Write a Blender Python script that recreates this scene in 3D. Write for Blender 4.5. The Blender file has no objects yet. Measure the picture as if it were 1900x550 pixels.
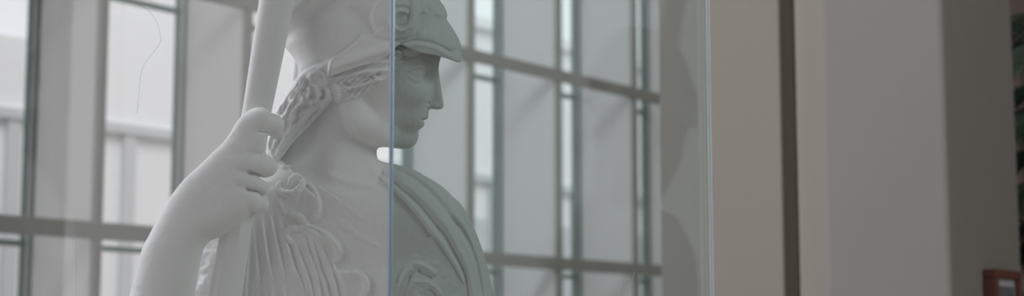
import bpy, bmesh, math, random
import numpy as np
from mathutils import Vector, Matrix

random.seed(7)
rng = np.random.RandomState(11)
SC = bpy.context.scene
COL = SC.collection
PI = math.pi

# ---------------------------------------------------------------- camera
F = 3000.0                     # focal length in pixels of the 1900 wide frame
PITCH = math.radians(7.0)
CAMZ = 1.5
cam_d = bpy.data.cameras.new('camera')
cam = bpy.data.objects.new('camera', cam_d)
COL.objects.link(cam)
cam.location = (0, 0, CAMZ)
cam.rotation_euler = (PI / 2 + PITCH, 0, 0)
cam_d.sensor_width = 36.0
cam_d.lens = 36.0 * F / 1900.0
cam_d.clip_start = 0.05
cam_d.clip_end = 300
cam_d.dof.use_dof = True
cam_d.dof.focus_distance = 3.09
cam_d.dof.aperture_fstop = 3.4
SC.camera = cam
cp, sp = math.cos(PITCH), math.sin(PITCH)
RIGHT = np.array([1.0, 0, 0]); FWD = np.array([0, cp, sp]); UP = np.array([0, -sp, cp])


def pxw(x, y, Z):
    """the point of the room seen at pixel (x, y) at distance Z"""
    v = np.array([0, 0, CAMZ]) + Z * FWD + (x - 950) / F * Z * RIGHT + (275 - y) / F * Z * UP
    return Vector(v)


# ---------------------------------------------------------------- materials
def new_mat(name):
    m = bpy.data.materials.new(name); m.use_nodes = True
    nt = m.node_tree; nt.nodes.clear()
    out = nt.nodes.new('ShaderNodeOutputMaterial')
    return m, nt, out


def srgb(r, g, b):
    f = lambda c: (c / 255 / 12.92) if c / 255 <= 0.04045 else ((c / 255 + 0.055) / 1.055) ** 2.4
    return (f(r), f(g), f(b), 1)


def surf(name, col, rough=0.7, var=0.06, scale=6.0, bump=0.0, bscale=60.0, metal=0.0, spec=0.5, coords='Object'):
    m, nt, out = new_mat(name)
    b = nt.nodes.new('ShaderNodeBsdfPrincipled')
    tc = nt.nodes.new('ShaderNodeTexCoord')
    n = nt.nodes.new('ShaderNodeTexNoise'); n.inputs['Scale'].default_value = scale
    n.inputs['Detail'].default_value = 5
    nt.links.new(tc.outputs[coords], n.inputs['Vector'])
    mix = nt.nodes.new('ShaderNodeMix'); mix.data_type = 'RGBA'
    mix.inputs['A'].default_value = tuple(c * (1 - var) for c in col[:3]) + (1,)
    mix.inputs['B'].default_value = tuple(min(1, c * (1 + var)) for c in col[:3]) + (1,)
    nt.links.new(n.outputs['Fac'], mix.inputs['Factor'])
    nt.links.new(mix.outputs['Result'], b.inputs['Base Color'])
    b.inputs['Roughness'].default_value = rough
    b.inputs['Metallic'].default_value = metal
    b.inputs['Specular IOR Level'].default_value = spec
    if bump:
        n2 = nt.nodes.new('ShaderNodeTexNoise'); n2.inputs['Scale'].default_value = bscale
        n2.inputs['Detail'].default_value = 4
        nt.links.new(tc.outputs[coords], n2.inputs['Vector'])
        bp = nt.nodes.new('ShaderNodeBump'); bp.inputs['Strength'].default_value = bump
        bp.inputs['Distance'].default_value = 0.01
        nt.links.new(n2.outputs['Fac'], bp.inputs['Height'])
        nt.links.new(bp.outputs['Normal'], b.inputs['Normal'])
    nt.links.new(b.outputs['BSDF'], out.inputs['Surface'])
    return m


def glass(name, tint, ior=1.5, rough=0.0, haze=0.0):
    """thin clear sheet: fresnel reflection over a tinted clear transmission, a faint uneven diffuse haze"""
    m, nt, out = new_mat(name)
    tr = nt.nodes.new('ShaderNodeBsdfTransparent'); tr.inputs['Color'].default_value = tuple(tint) + (1,)
    gl = nt.nodes.new('ShaderNodeBsdfGlossy'); gl.inputs['Roughness'].default_value = rough
    fr = nt.nodes.new('ShaderNodeFresnel'); ge = nt.nodes.new('ShaderNodeNewGeometry')
    io = nt.nodes.new('ShaderNodeMapRange')          # same fresnel on the way in and on the way out
    io.inputs['To Min'].default_value = ior; io.inputs['To Max'].default_value = 1 / ior
    nt.links.new(ge.outputs['Backfacing'], io.inputs['Value']); nt.links.new(io.outputs['Result'], fr.inputs['IOR'])
    mx = nt.nodes.new('ShaderNodeMixShader')
    nt.links.new(fr.outputs['Fac'], mx.inputs['Fac'])
    nt.links.new(tr.outputs['BSDF'], mx.inputs[1]); nt.links.new(gl.outputs['BSDF'], mx.inputs[2])
    last = mx
    if haze:
        df = nt.nodes.new('ShaderNodeBsdfDiffuse'); df.inputs['Color'].default_value = (.8, .8, .8, 1)
        tl = nt.nodes.new('ShaderNodeBsdfTranslucent'); tl.inputs['Color'].default_value = (.8, .8, .8, 1)
        ad = nt.nodes.new('ShaderNodeMixShader'); ad.inputs['Fac'].default_value = 0.5
        nt.links.new(df.outputs['BSDF'], ad.inputs[1]); nt.links.new(tl.outputs['BSDF'], ad.inputs[2])
        tc = nt.nodes.new('ShaderNodeTexCoord')
        mp = nt.nodes.new('ShaderNodeMapping'); mp.inputs['Scale'].default_value = (2.2, 2.2, .6)
        n = nt.nodes.new('ShaderNodeTexNoise'); n.inputs['Scale'].default_value = 3.0; n.inputs['Detail'].default_value = 3
        nt.links.new(tc.outputs['Object'], mp.inputs['Vector']); nt.links.new(mp.outputs['Vector'], n.inputs['Vector'])
        mr = nt.nodes.new('ShaderNodeMapRange')
        mr.inputs['From Min'].default_value = 0.3; mr.inputs['From Max'].default_value = 0.75
        mr.inputs['To Min'].default_value = haze * 0.75; mr.inputs['To Max'].default_value = haze * 1.3
        nt.links.new(n.outputs['Fac'], mr.inputs['Value'])
        m2 = nt.nodes.new('ShaderNodeMixShader')
        nt.links.new(mr.outputs['Result'], m2.inputs['Fac'])
        nt.links.new(mx.outputs['Shader'], m2.inputs[1]); nt.links.new(ad.outputs['Shader'], m2.inputs[2])
        last = m2
    nt.links.new(last.outputs['Shader'], out.inputs['Surface'])
    return m


M = {}
M['marble'] = surf('white_marble', (.79, .782, .778, 1), rough=.55, var=.035, scale=9, bump=.10, bscale=160, spec=.35)
M['mullion'] = surf('grey_green_metal', srgb(150, 153, 146), rough=.5, var=.04, scale=3)
M['frame'] = surf('dark_green_frame', srgb(72, 112, 98), rough=.45, var=.05, scale=3)
M['fin'] = surf('pale_reveal_plaster', srgb(236, 235, 236), rough=.8, var=.02, scale=1.5)
M['wall'] = surf('warm_plaster', srgb(165, 157, 149), rough=.85, var=.03, scale=1.2, bump=.05, bscale=40)
M['pier'] = surf('beige_grey_plaster', srgb(151, 146, 141), rough=.85, var=.03, scale=2.0, bump=.05, bscale=40)
M['floor'] = surf('stone_floor', srgb(150, 142, 134), rough=.5, var=.08, scale=2)
M['ceiling'] = surf('ceiling_paint', srgb(215, 213, 210), rough=.8)
M['plinth'] = surf('plinth_paint', srgb(196, 192, 186), rough=.6)
M['facade'] = surf('white_facade', srgb(238, 238, 241), rough=.8, var=.03, scale=.5)
M['facade_dark'] = surf('facade_grey', srgb(196, 198, 202), rough=.6, var=.05, scale=1)  # one even grey for ledge, pilasters, shutters and notice mount
M['ground'] = surf('pale_paving', srgb(190, 188, 184), rough=.9)
M['trim'] = surf('light_trim_plaster', srgb(204, 196, 190), rough=.8)
M['wood'] = surf('red_brown_wood', srgb(118, 72, 60), rough=.45, var=.2, scale=14)
M['print'] = surf('grey_blue_print', srgb(112, 116, 118), rough=.6, var=.25, scale=30)
M['leaf'] = surf('palm_leaf', srgb(52, 72, 54), rough=.5, var=.3, scale=8)
M['leaf2'] = surf('bush_leaf', srgb(60, 84, 70), rough=.6, var=.3, scale=8)
M['trunk'] = surf('palm_trunk', srgb(70, 60, 48), rough=.9, var=.3, scale=12)
M['wall_dark'] = surf('dark_plaster', srgb(92, 92, 94), rough=.9, var=.03)
M['pink'] = surf('rosy_plaster', srgb(235, 214, 212), rough=.9, var=.03)
M['pot'] = surf('pot_clay', srgb(120, 110, 98), rough=.8)
M['tree'] = surf('outdoor_leaf', srgb(120, 135, 112), rough=.8, var=.25, scale=5)
M['glass_front'] = glass('case_glass_clear', (.979, .982, .980), haze=.007)
M['glass_side'] = glass('case_glass_green', (.93, .98, .976), haze=.007)
M['glass_window'] = glass('window_glass', (.985, .99, .987))


def edge_mat(name, col, mixv):
    m, nt, out = new_mat(name)
    tl = nt.nodes.new('ShaderNodeBsdfTranslucent'); tl.inputs['Color'].default_value = col
    df = nt.nodes.new('ShaderNodeBsdfDiffuse'); df.inputs['Color'].default_value = col
    tr = nt.nodes.new('ShaderNodeBsdfTransparent'); tr.inputs['Color'].default_value = (.8, .92, .95, 1)
    a = nt.nodes.new('ShaderNodeMixShader'); a.inputs['Fac'].default_value = .5
    nt.links.new(tl.outputs['BSDF'], a.inputs[1]); nt.links.new(df.outputs['BSDF'], a.inputs[2])
    b = nt.nodes.new('ShaderNodeMixShader'); b.inputs['Fac'].default_value = mixv
    nt.links.new(tr.outputs['BSDF'], b.inputs[1]); nt.links.new(a.outputs['Shader'], b.inputs[2])
    nt.links.new(b.outputs['Shader'], out.inputs['Surface'])
    return m




def glass_edge(name, col, rough):
    m, nt, out = new_mat(name)
    g = nt.nodes.new('ShaderNodeBsdfGlass'); g.inputs['Color'].default_value = (.82, .92, 1, 1); g.inputs['Roughness'].default_value = rough; g.inputs['IOR'].default_value = 1.5
    tl = nt.nodes.new('ShaderNodeBsdfTranslucent'); tl.inputs['Color'].default_value = col
    gl = nt.nodes.new('ShaderNodeBsdfGlossy'); gl.inputs['Color'].default_value = col; gl.inputs['Roughness'].default_value = .35
    a = nt.nodes.new('ShaderNodeMixShader'); a.inputs['Fac'].default_value = .5
    b = nt.nodes.new('ShaderNodeMixShader'); b.inputs['Fac'].default_value = .35
    nt.links.new(tl.outputs['BSDF'], a.inputs[1]); nt.links.new(gl.outputs['BSDF'], a.inputs[2])
    nt.links.new(a.outputs['Shader'], b.inputs[1]); nt.links.new(g.outputs['BSDF'], b.inputs[2])
    nt.links.new(b.outputs['Shader'], out.inputs['Surface'])
    return m


M['edge_blue'] = glass_edge('glass_edge_blue', (.80, .90, 1, 1), .15)
M['edge_pale'] = edge_mat('glass_edge_pale', (.93, .98, 1, 1), .95)
M['scratch'] = edge_mat('scratch_white', (.9, .9, .9, 1), .35)
M['hair_dark'] = edge_mat('fibre_grey', (.35, .35, .36, 1), .22)


# ---------------------------------------------------------------- object helpers
def tag(o, label=None, cat=None, group=None, kind=None):
    if label: o['label'] = label
    if cat: o['category'] = cat
    if group: o['group'] = group
    if kind: o['kind'] = kind
    return o


def empty(name, loc=(0, 0, 0), rz=0):
    o = bpy.data.objects.new(name, None); COL.objects.link(o)
    o.location = loc; o.rotation_euler = (0, 0, rz); o.empty_display_size = .1
    return o


def link(name, me, mat, parent=None, smooth=False):
    o = bpy.data.objects.new(name, me); COL.objects.link(o)
    me.materials.append(mat)
    if smooth:
        me.polygons.foreach_set('use_smooth', [True] * len(me.polygons))
    if parent:
        o.parent = parent
        # geometry is written in world coordinates; bring it into the parent's frame
        pm = Matrix.Translation(parent.location) @ Matrix.Rotation(parent.rotation_euler[2], 4, 'Z')
        me.transform(pm.inverted())
    return o


def recentre(o):
    """put the origin of a lone mesh at the middle of its base"""
    me = o.data
    vs = [v.co for v in me.vertices]
    c = Vector(((min(v.x for v in vs) + max(v.x for v in vs)) / 2, (min(v.y for v in vs) + max(v.y for v in vs)) / 2, min(v.z for v in vs)))
    me.transform(Matrix.Translation(-c)); o.location = c
    return o


def add_box(bm, o, ux, uy, lx, ly, z0, z1, bev=0.0):
    """box standing on the plan: corner o, axes ux, uy (2D unit vectors), lengths lx, ly"""
    b = bmesh.new()
    o = Vector(o[:2]); ux = Vector(ux); uy = Vector(uy)
    ps = [o, o + ux * lx, o + ux * lx + uy * ly, o + uy * ly]
    lo = [b.verts.new((p.x, p.y, z0)) for p in ps]; hi = [b.verts.new((p.x, p.y, z1)) for p in ps]
    b.faces.new(lo[::-1]); b.faces.new(hi)
    for i in range(4):
        b.faces.new((lo[i], lo[(i + 1) % 4], hi[(i + 1) % 4], hi[i]))
    bmesh.ops.recalc_face_normals(b, faces=b.faces)
    if bev:
        bmesh.ops.bevel(b, geom=list(b.edges), offset=bev, segments=2, affect='EDGES', profile=.5)
    me = bpy.data.meshes.new('tmp'); b.to_mesh(me); b.free()
    bm.from_mesh(me); bpy.data.meshes.remove(me)


def bmobj(name, bm, mat, parent=None, smooth=False):
    me = bpy.data.meshes.new(name); bm.to_mesh(me); bm.free()
    return link(name, me, mat, parent, smooth)


def add_tube(bm, pts, rad, n=10, cap=True):
    """tube along points, rad a number or a list"""
    pts = [Vector(p) for p in pts]
    rs = rad if isinstance(rad, (list, tuple)) else [rad] * len(pts)
    rings = []
    nrm = None
    for i, p in enumerate(pts):
        t = (pts[min(i + 1, len(pts) - 1)] - pts[max(i - 1, 0)]).normalized()
        if nrm is None:
            nrm = t.orthogonal().normalized()
        nrm = (nrm - t * nrm.dot(t)).normalized()
        bn = t.cross(nrm)
        rings.append([bm.verts.new(p + (nrm * math.cos(2 * PI * k / n) + bn * math.sin(2 * PI * k / n)) * rs[i]) for k in range(n)])
    for i in range(len(rings) - 1):
        for k in range(n):
            bm.faces.new((rings[i][k], rings[i][(k + 1) % n], rings[i + 1][(k + 1) % n], rings[i + 1][k]))
    if cap:
        bm.faces.new(rings[0][::-1]); bm.faces.new(rings[-1])


# ================================================================ THE STATUE (implicit surfaces)
# statue space: a right, b up, c towards the viewer, 1 unit = 1.05 mm, middle plane 3.15 m away
U = 0.00105
ZS = 3000.0


def P3(x, y, c=0.0):
    k = 1 - c / ZS
    return np.array([(x - 950) * k, (275 - y) * k, float(c)])


def smin(a, b, k):
    if k <= 0: return np.minimum(a, b)
    h = np.maximum(k - np.abs(a - b), 0) / k
    return np.minimum(a, b) - h * h * k * .25


def smax(a, b, k):
    return -smin(-a, -b, k)


# ---- 2D rasters in photograph-pixel coordinates
X0, Y0, X1, Y1 = 140, -230, 1000, 800
RX, RY = np.meshgrid(np.arange(X0, X1, dtype=np.float32), np.arange(Y0, Y1, dtype=np.float32))


def spline(pts, closed=False, n=6):
    pts = np.array(pts, float); N = len(pts); out = []
    rngi = range(N if closed else N - 1)
    for i in rngi:
        if closed:
            p0, p1, p2, p3 = pts[(i - 1) % N], pts[i], pts[(i + 1) % N], pts[(i + 2) % N]
        else:
            p0, p1, p2, p3 = pts[max(i - 1, 0)], pts[i], pts[i + 1], pts[min(i + 2, N - 1)]
        for t in np.linspace(0, 1, n, endpoint=False):
            out.append(.5 * ((2 * p1) + (-p0 + p2) * t + (2 * p0 - 5 * p1 + 4 * p2 - p3) * t * t + (-p0 + 3 * p1 - 3 * p2 + p3) * t ** 3))
    if not closed: out.append(pts[-1])
    return np.array(out)


def polydist(poly, pad=160.0, smooth=0, far=1e3, curve=True, n=4):
    """signed distance raster of a closed outline (negative inside)"""
    p = spline(poly, True, n) if curve else np.array(poly, float)
    q = np.roll(p, -1, 0)
    d2 = np.full(RX.shape, 1e9, np.float32)
    inside = np.zeros(RX.shape, bool)
    for (x0, y0), (x1, y1) in zip(p, q):
        ex, ey = x1 - x0, y1 - y0
        L = ex * ex + ey * ey + 1e-9
        t = np.clip(((RX - x0) * ex + (RY - y0) * ey) / L, 0, 1)
        dd = (RX - x0 - t * ex) ** 2 + (RY - y0 - t * ey) ** 2
        np.minimum(d2, dd, out=d2)
        if y0 != y1:
            c = ((y0 <= RY) != (y1 <= RY)) & (RX < (RY - y0) * ex / ey + x0)
            inside ^= c
    d = np.sqrt(d2); d[inside] *= -1
    if smooth: d = blur(d, smooth)
    return d.astype(np.float32)


def blur(A, s):
    r = int(3 * s); k = np.exp(-np.arange(-r, r + 1) ** 2 / (2 * s * s)); k /= k.sum()
    Bp = np.pad(A, ((r, r), (0, 0)), mode='edge'); B = sum(k[i] * Bp[i:i + A.shape[0]] for i in range(2 * r + 1))
    Bp = np.pad(B, ((0, 0), (r, r)), mode='edge'); return sum(k[i] * Bp[:, i:i + A.shape[1]] for i in range(2 * r + 1)).astype(np.float32)


def noise2(scale, seed):
    r = np.random.RandomState(seed)
    h = int(RX.shape[0] / scale) + 3; w = int(RX.shape[1] / scale) + 3
    g = r.rand(h, w).astype(np.float32) * 2 - 1
    fx = (RX - X0) / scale; fy = (RY - Y0) / scale
    ix = fx.astype(int); iy = fy.astype(int); tx = fx - ix; ty = fy - iy
    tx = tx * tx * (3 - 2 * tx); ty = ty * ty * (3 - 2 * ty)
    return (g[iy, ix] * (1 - tx) + g[iy, ix + 1] * tx) * (1 - ty) + (g[iy + 1, ix] * (1 - tx) + g[iy + 1, ix + 1] * tx) * ty


class Relief:
    def __init__(s): s.m = np.zeros(RX.shape, np.float32)

    def stroke(s, pts, amp, w, taper=True, curve=True, mode='add'):
        """a ridge (amp > 0) or groove (amp < 0) along a line; w = half width, a number or per-end pair"""
        p = spline(pts, False, 6) if curve and len(pts) > 2 else np.array(pts, float)
        ws = w if isinstance(w, (list, tuple)) else (w, w)
        wm = max(ws)
        xa, xb = p[:, 0].min() - 3 * wm, p[:, 0].max() + 3 * wm; ya, yb = p[:, 1].min() - 3 * wm, p[:, 1].max() + 3 * wm
        i0, i1 = max(int(ya - Y0), 0), min(int(yb - Y0) + 1, RX.shape[0]); j0, j1 = max(int(xa - X0), 0), min(int(xb - X0) + 1, RX.shape[1])
        if i1 <= i0 or j1 <= j0: return s
        x = RX[i0:i1, j0:j1]; y = RY[i0:i1, j0:j1]
        best = np.full(x.shape, 1e9, np.float32); tt = np.zeros(x.shape, np.float32)
        n = len(p) - 1
        for i in range(n):
            (x0, y0), (x1, y1) = p[i], p[i + 1]
            ex, ey = x1 - x0, y1 - y0; L = ex * ex + ey * ey + 1e-9
            t = np.clip(((x - x0) * ex + (y - y0) * ey) / L, 0, 1)
            dd = (x - x0 - t * ex) ** 2 + (y - y0 - t * ey) ** 2
            mk = dd < best; best[mk] = dd[mk]; tt[mk] = ((i + t) / n)[mk]
        wl = ws[0] + (ws[1] - ws[0]) * tt
        prof = np.exp(-best / (wl * wl))
        if taper: prof *= np.clip(np.minimum(tt, 1 - tt) * 6 + .15, 0, 1)
        if mode == 'add': s.m[i0:i1, j0:j1] += amp * prof
        else:
            s.m[i0:i1, j0:j1] = np.maximum(s.m[i0:i1, j0:j1], amp * prof)
        return s

    def step(s, poly, amp, w=2.5, curve=True):
        d = polydist(poly, curve=curve)
        s.m += amp / (1 + np.exp(np.clip(d / w * 2, -30, 30)))
        return s

    def blob(s, x, y, rx, ry, amp, rot=0):
        c, n = math.cos(math.radians(rot)), math.sin(math.radians(rot))
        u = ((RX - x) * c + (RY - y) * n) / rx; v = (-(RX - x) * n + (RY - y) * c) / ry
        s.m += amp * np.exp(-(u * u + v * v)); return s


def lookup(R, P):
    k = ZS / (ZS - P[:, 2])
    fx = P[:, 0] * k + 950 - X0; fy = 275 - P[:, 1] * k - Y0
    fx = np.clip(fx, 0, R.shape[1] - 2.001); fy = np.clip(fy, 0, R.shape[0] - 2.001)
    ix = fx.astype(np.int32); iy = fy.astype(np.int32); tx = fx - ix; ty = fy - iy
    Rf = R.ravel(); w = R.shape[1]; q = iy * w + ix
    return (Rf[q] * (1 - tx) + Rf[q + 1] * tx) * (1 - ty) + (Rf[q + w] * (1 - tx) + Rf[q + w + 1] * tx) * ty


# ---- 3D primitives: each returns (function, bbox lo, bbox hi)
def ell(x, y, c, rx, ry, rc, rot=0, sym=False):
    C = P3(x, y, c); cr, sr = math.cos(math.radians(rot)), math.sin(math.radians(rot))
    def f(P):
        p = P - C if not sym else np.column_stack((P[:, 0] - C[0], P[:, 1] - C[1], np.abs(P[:, 2]) - C[2]))
        u = p[:, 0] * cr + p[:, 1] * sr; v = -p[:, 0] * sr + p[:, 1] * cr
        k0 = np.sqrt((u / rx) ** 2 + (v / ry) ** 2 + (p[:, 2] / rc) ** 2) + 1e-6
        k1 = np.sqrt((u / rx ** 2) ** 2 + (v / ry ** 2) ** 2 + (p[:, 2] / rc ** 2) ** 2) + 1e-6
        return k0 * (k0 - 1) / k1
    r = max(rx, ry); lo = C - [r, r, rc]; hi = C + [r, r, rc]
    if sym: lo[2] = -hi[2]
    return f, lo, hi


def cone(A, ra, B, rb, sym=False, flat=1.0):
    A = P3(*A); B = P3(*B); D = B - A; L = float(D @ D)
    def f(P):
        p = P if not sym else np.column_stack((P[:, 0], P[:, 1], np.abs(P[:, 2])))
        q = p - A
        t = np.clip((q @ D) / L, 0, 1)
        e = q - t[:, None] * D
        return np.sqrt((e * e).sum(1)) - (ra + (rb - ra) * t)
    r = max(ra, rb); lo = np.minimum(A, B) - r; hi = np.maximum(A, B) + r
    if sym: lo[2] = -hi[2]
    return f, lo, hi


def inflate(D, R, H, c0=0.0, off=0.0):
    def f(P):
        d = lookup(D, P) + off
        q = np.maximum(d + R, 0)
        return (np.sqrt(q * q + ((P[:, 2] - c0) * R / H) ** 2) - R) * min(1, H / R)
    ys, xs = np.where(D + off < 0)
    m = 1.08
    lo = np.array([(xs.min() + X0 - 950) * m if xs.min() + X0 < 950 else xs.min() + X0 - 950, 275 - (ys.max() + Y0) * m - 20, c0 - H])
    hi = np.array([(xs.max() + X0 - 950) + 12, 275 - (ys.min() + Y0) + 30, c0 + H])
    return f, lo, hi


class Field:
    def __init__(s): s.ops = []
    def add(s, prim, k=8): s.ops.append(('u', prim, k)); return s
    def sub(s, prim, k=6): s.ops.append(('s', prim, k)); return s
    def chain(s, pts, k=8, sym=False):
        for a, b in zip(pts[:-1], pts[1:]):
            s.add(cone(a[:3], a[3], b[:3], b[3], sym), k)
        return s
    def fn(s, f): s.ops.append(('f', f, 0)); return s        # f(P, d) -> d

    def __call__(s, P, pad=30.0):
        d = np.full(len(P), 1e3)
        for op, pr, k in s.ops:
            if op == 'f':
                d = pr(P, d); continue
            f, lo, hi = pr
            mk = np.all((P > lo - (k + pad)) & (P < hi + (k + pad)), axis=1)
            i = np.nonzero(mk)[0]
            if not len(i): continue
            v = f(P[i])
            d[i] = smin(d[i], v, k) if op == 'u' else smax(d[i], -v, k)
        return d


def surf_c(field, x, y, cmax=260.0, cmin=-80.0):
    """depth of the front-most surface seen at a photograph position"""
    cs = np.arange(cmax, cmin, -2.0)
    P = np.array([P3(x, y, c) for c in cs])
    d = field(P)
    i = np.nonzero(d < 0)[0]
    return float(cs[i[0]]) if len(i) else 0.0


def polygonise(field, lo, hi, h, name, mat, parent, newton=2):
    lo = np.array(lo, float); hi = np.array(hi, float)
    S = 6
    nb = np.ceil((hi - lo) / (h * S)).astype(int) + 1
    n = nb * S
    ci = np.stack(np.meshgrid(*[np.arange(k) for k in nb], indexing='ij'), -1).reshape(-1, 3)
    cc = lo + (ci * S + (S - 1) / 2) * h
    dc = field(cc, pad=h * S * 2.5)
    V = np.repeat(np.repeat(np.repeat(dc.reshape(nb).astype(np.float32), S, 0), S, 1), S, 2)
    act = np.nonzero(np.abs(dc) < h * S * 1.6)[0]
    off = np.stack(np.meshgrid(*[np.arange(S)] * 3, indexing='ij'), -1).reshape(-1, 3)
    for a0 in range(0, len(act), 4000):
        a = act[a0:a0 + 4000]
        idx = (ci[a] * S)[:, None, :] + off[None]
        idx = idx.reshape(-1, 3)
        V[idx[:, 0], idx[:, 1], idx[:, 2]] = field(lo + idx * h, pad=12.0)
    V[0] = V[-1] = 9; V[:, 0] = V[:, -1] = 9; V[:, :, 0] = V[:, :, -1] = 9
    s = V < 0
    cs = s[:-1, :-1, :-1].astype(np.int8)
    tot = np.zeros(cs.shape, np.int8)
    corners = [(i, j, k) for i in (0, 1) for j in (0, 1) for k in (0, 1)]
    sh = cs.shape
    for i, j, k in corners:
        tot += s[i:i + sh[0], j:j + sh[1], k:k + sh[2]]
    cells = np.argwhere((tot > 0) & (tot < 8))
    vid = np.full(sh, -1, np.int32); vid[cells[:, 0], cells[:, 1], cells[:, 2]] = np.arange(len(cells))
    acc = np.zeros((len(cells), 3)); cnt = np.zeros(len(cells))
    for i, j, k in corners:
        for ax in range(3):
            c2 = [i, j, k]
            if c2[ax]: continue
            c2[ax] = 1
            va = V[cells[:, 0] + i, cells[:, 1] + j, cells[:, 2] + k]; vb = V[cells[:, 0] + c2[0], cells[:, 1] + c2[1], cells[:, 2] + c2[2]]
            m = (va < 0) != (vb < 0)
            t = np.where(m, va / np.where(m, va - vb, 1), 0)
            p = np.zeros((len(cells), 3)); p[:, 0] = i; p[:, 1] = j; p[:, 2] = k; p[:, ax] += t
            acc[m] += p[m]; cnt[m] += 1
    verts = lo + (cells + acc / cnt[:, None]) * h
    quads = []
    for ax in range(3):
        o1, o2 = [(1, 2), (2, 0), (0, 1)][ax]
        A = [slice(None)] * 3; B = [slice(None)] * 3
        A[ax] = slice(0, -1); B[ax] = slice(1, None)
        sa = s[tuple(A)]; sb = s[tuple(B)]
        e = np.argwhere(sa != sb)
        e = e[(e[:, o1] > 0) & (e[:, o2] > 0) & (e[:, o1] < n[o1] - 1) & (e[:, o2] < n[o2] - 1)]
        fl = sa[e[:, 0], e[:, 1], e[:, 2]]
        def g(d1, d2):
            q = e.copy(); q[:, o1] -= d1; q[:, o2] -= d2
            return vid[q[:, 0], q[:, 1], q[:, 2]]
        Q = np.column_stack((g(1, 1), g(0, 1), g(0, 0), g(1, 0)))
        Q[~fl] = Q[~fl][:, ::-1]
        quads.append(Q)
    Q = np.concatenate(quads); Q = Q[(Q >= 0).all(1)]
    e = h * .6
    T = np.array([[1, -1, -1], [-1, -1, 1], [-1, 1, -1], [1, 1, 1]], float) * e / math.sqrt(3)
    for _ in range(newton):
        d = field(verts, pad=12.0); g = np.zeros_like(verts)
        for t in T: g += t * field(verts + t, pad=12.0)[:, None]
        g *= 3 / (4 * e * e)
        gg = (g * g).sum(1) + 1e-3
        stp = -d / gg
        step = g * stp[:, None]
        L = np.sqrt((step ** 2).sum(1)) + 1e-9
        step *= np.minimum(1, .6 * h / L)[:, None]
        verts = verts + step
    W = (np.array([0, 0, CAMZ]) + U * (verts[:, :1] * RIGHT + verts[:, 1:2] * UP + (ZS - verts[:, 2:3]) * FWD))
    me = bpy.data.meshes.new(name)
    me.vertices.add(len(W)); me.vertices.foreach_set('co', W.astype(np.float32).ravel())
    me.loops.add(Q.size); me.loops.foreach_set('vertex_index', Q.astype(np.int32).ravel())
    me.polygons.add(len(Q)); me.polygons.foreach_set('loop_start', np.arange(0, Q.size, 4, dtype=np.int32))
    me.update(calc_edges=True); me.validate()
    return link(name, me, mat, parent, smooth=True)


def sw(x, y, c):
    p = P3(x, y, c)
    return Vector(np.array([0, 0, CAMZ]) + U * (p[0] * RIGHT + p[1] * UP + (ZS - p[2]) * FWD))


def bands(P, D, k, d, kk=6):
    """clip field value d by a 2D outline"""
    return smax(d, lookup(D, P), kk)



# ---------------------------------------------------------------- outlines traced in photograph pixels
torso_o = [(640, 250), (672, 290), (697, 303), (720, 306), (745, 312), (770, 321), (790, 332), (810, 346), (830, 361), (850, 379), (862, 396), (873, 420),
           (885, 450), (895, 480), (903, 512), (911, 550), (918, 600), (922, 680), (915, 770), (640, 790), (345, 780), (335, 660), (347, 550), (358, 470),
           (374, 412), (400, 362), (450, 326), (500, 300), (560, 280)]
D_torso = polydist(torso_o, smooth=4)

profile = [(819, 96), (818, 106), (815.6, 115), (814, 124), (814, 132), (815.5, 142), (817.5, 156), (819.3, 168), (821.6, 184), (823.2, 193), (822.6, 198.5), (819.5, 202.3), (813, 203.8),
           (806, 203), (800, 202.5), (796.3, 204.5), (795, 209), (795.3, 214), (794.6, 219), (791, 222), (784.5, 223.4), (786.6, 226), (787.6, 230), (786, 235), (781.5, 238.5),
           (777.6, 242), (776.2, 247), (776.4, 254), (774.2, 262), (769.5, 269.5), (760.5, 275.3), (748, 277.3), (735, 276), (720, 274), (706, 273.2), (697.5, 276), (690, 285),
           (660, 330), (560, 330), (540, 200), (560, 60), (640, 0), (760, 0), (812, 60)]
D_prof = polydist(profile, n=3)


def f_ridge(P):
    d = lookup(D_prof, P)
    return smax(d + P[:, 2] ** 2 / 26.0, np.abs(P[:, 2]) - 11, 6)


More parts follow.
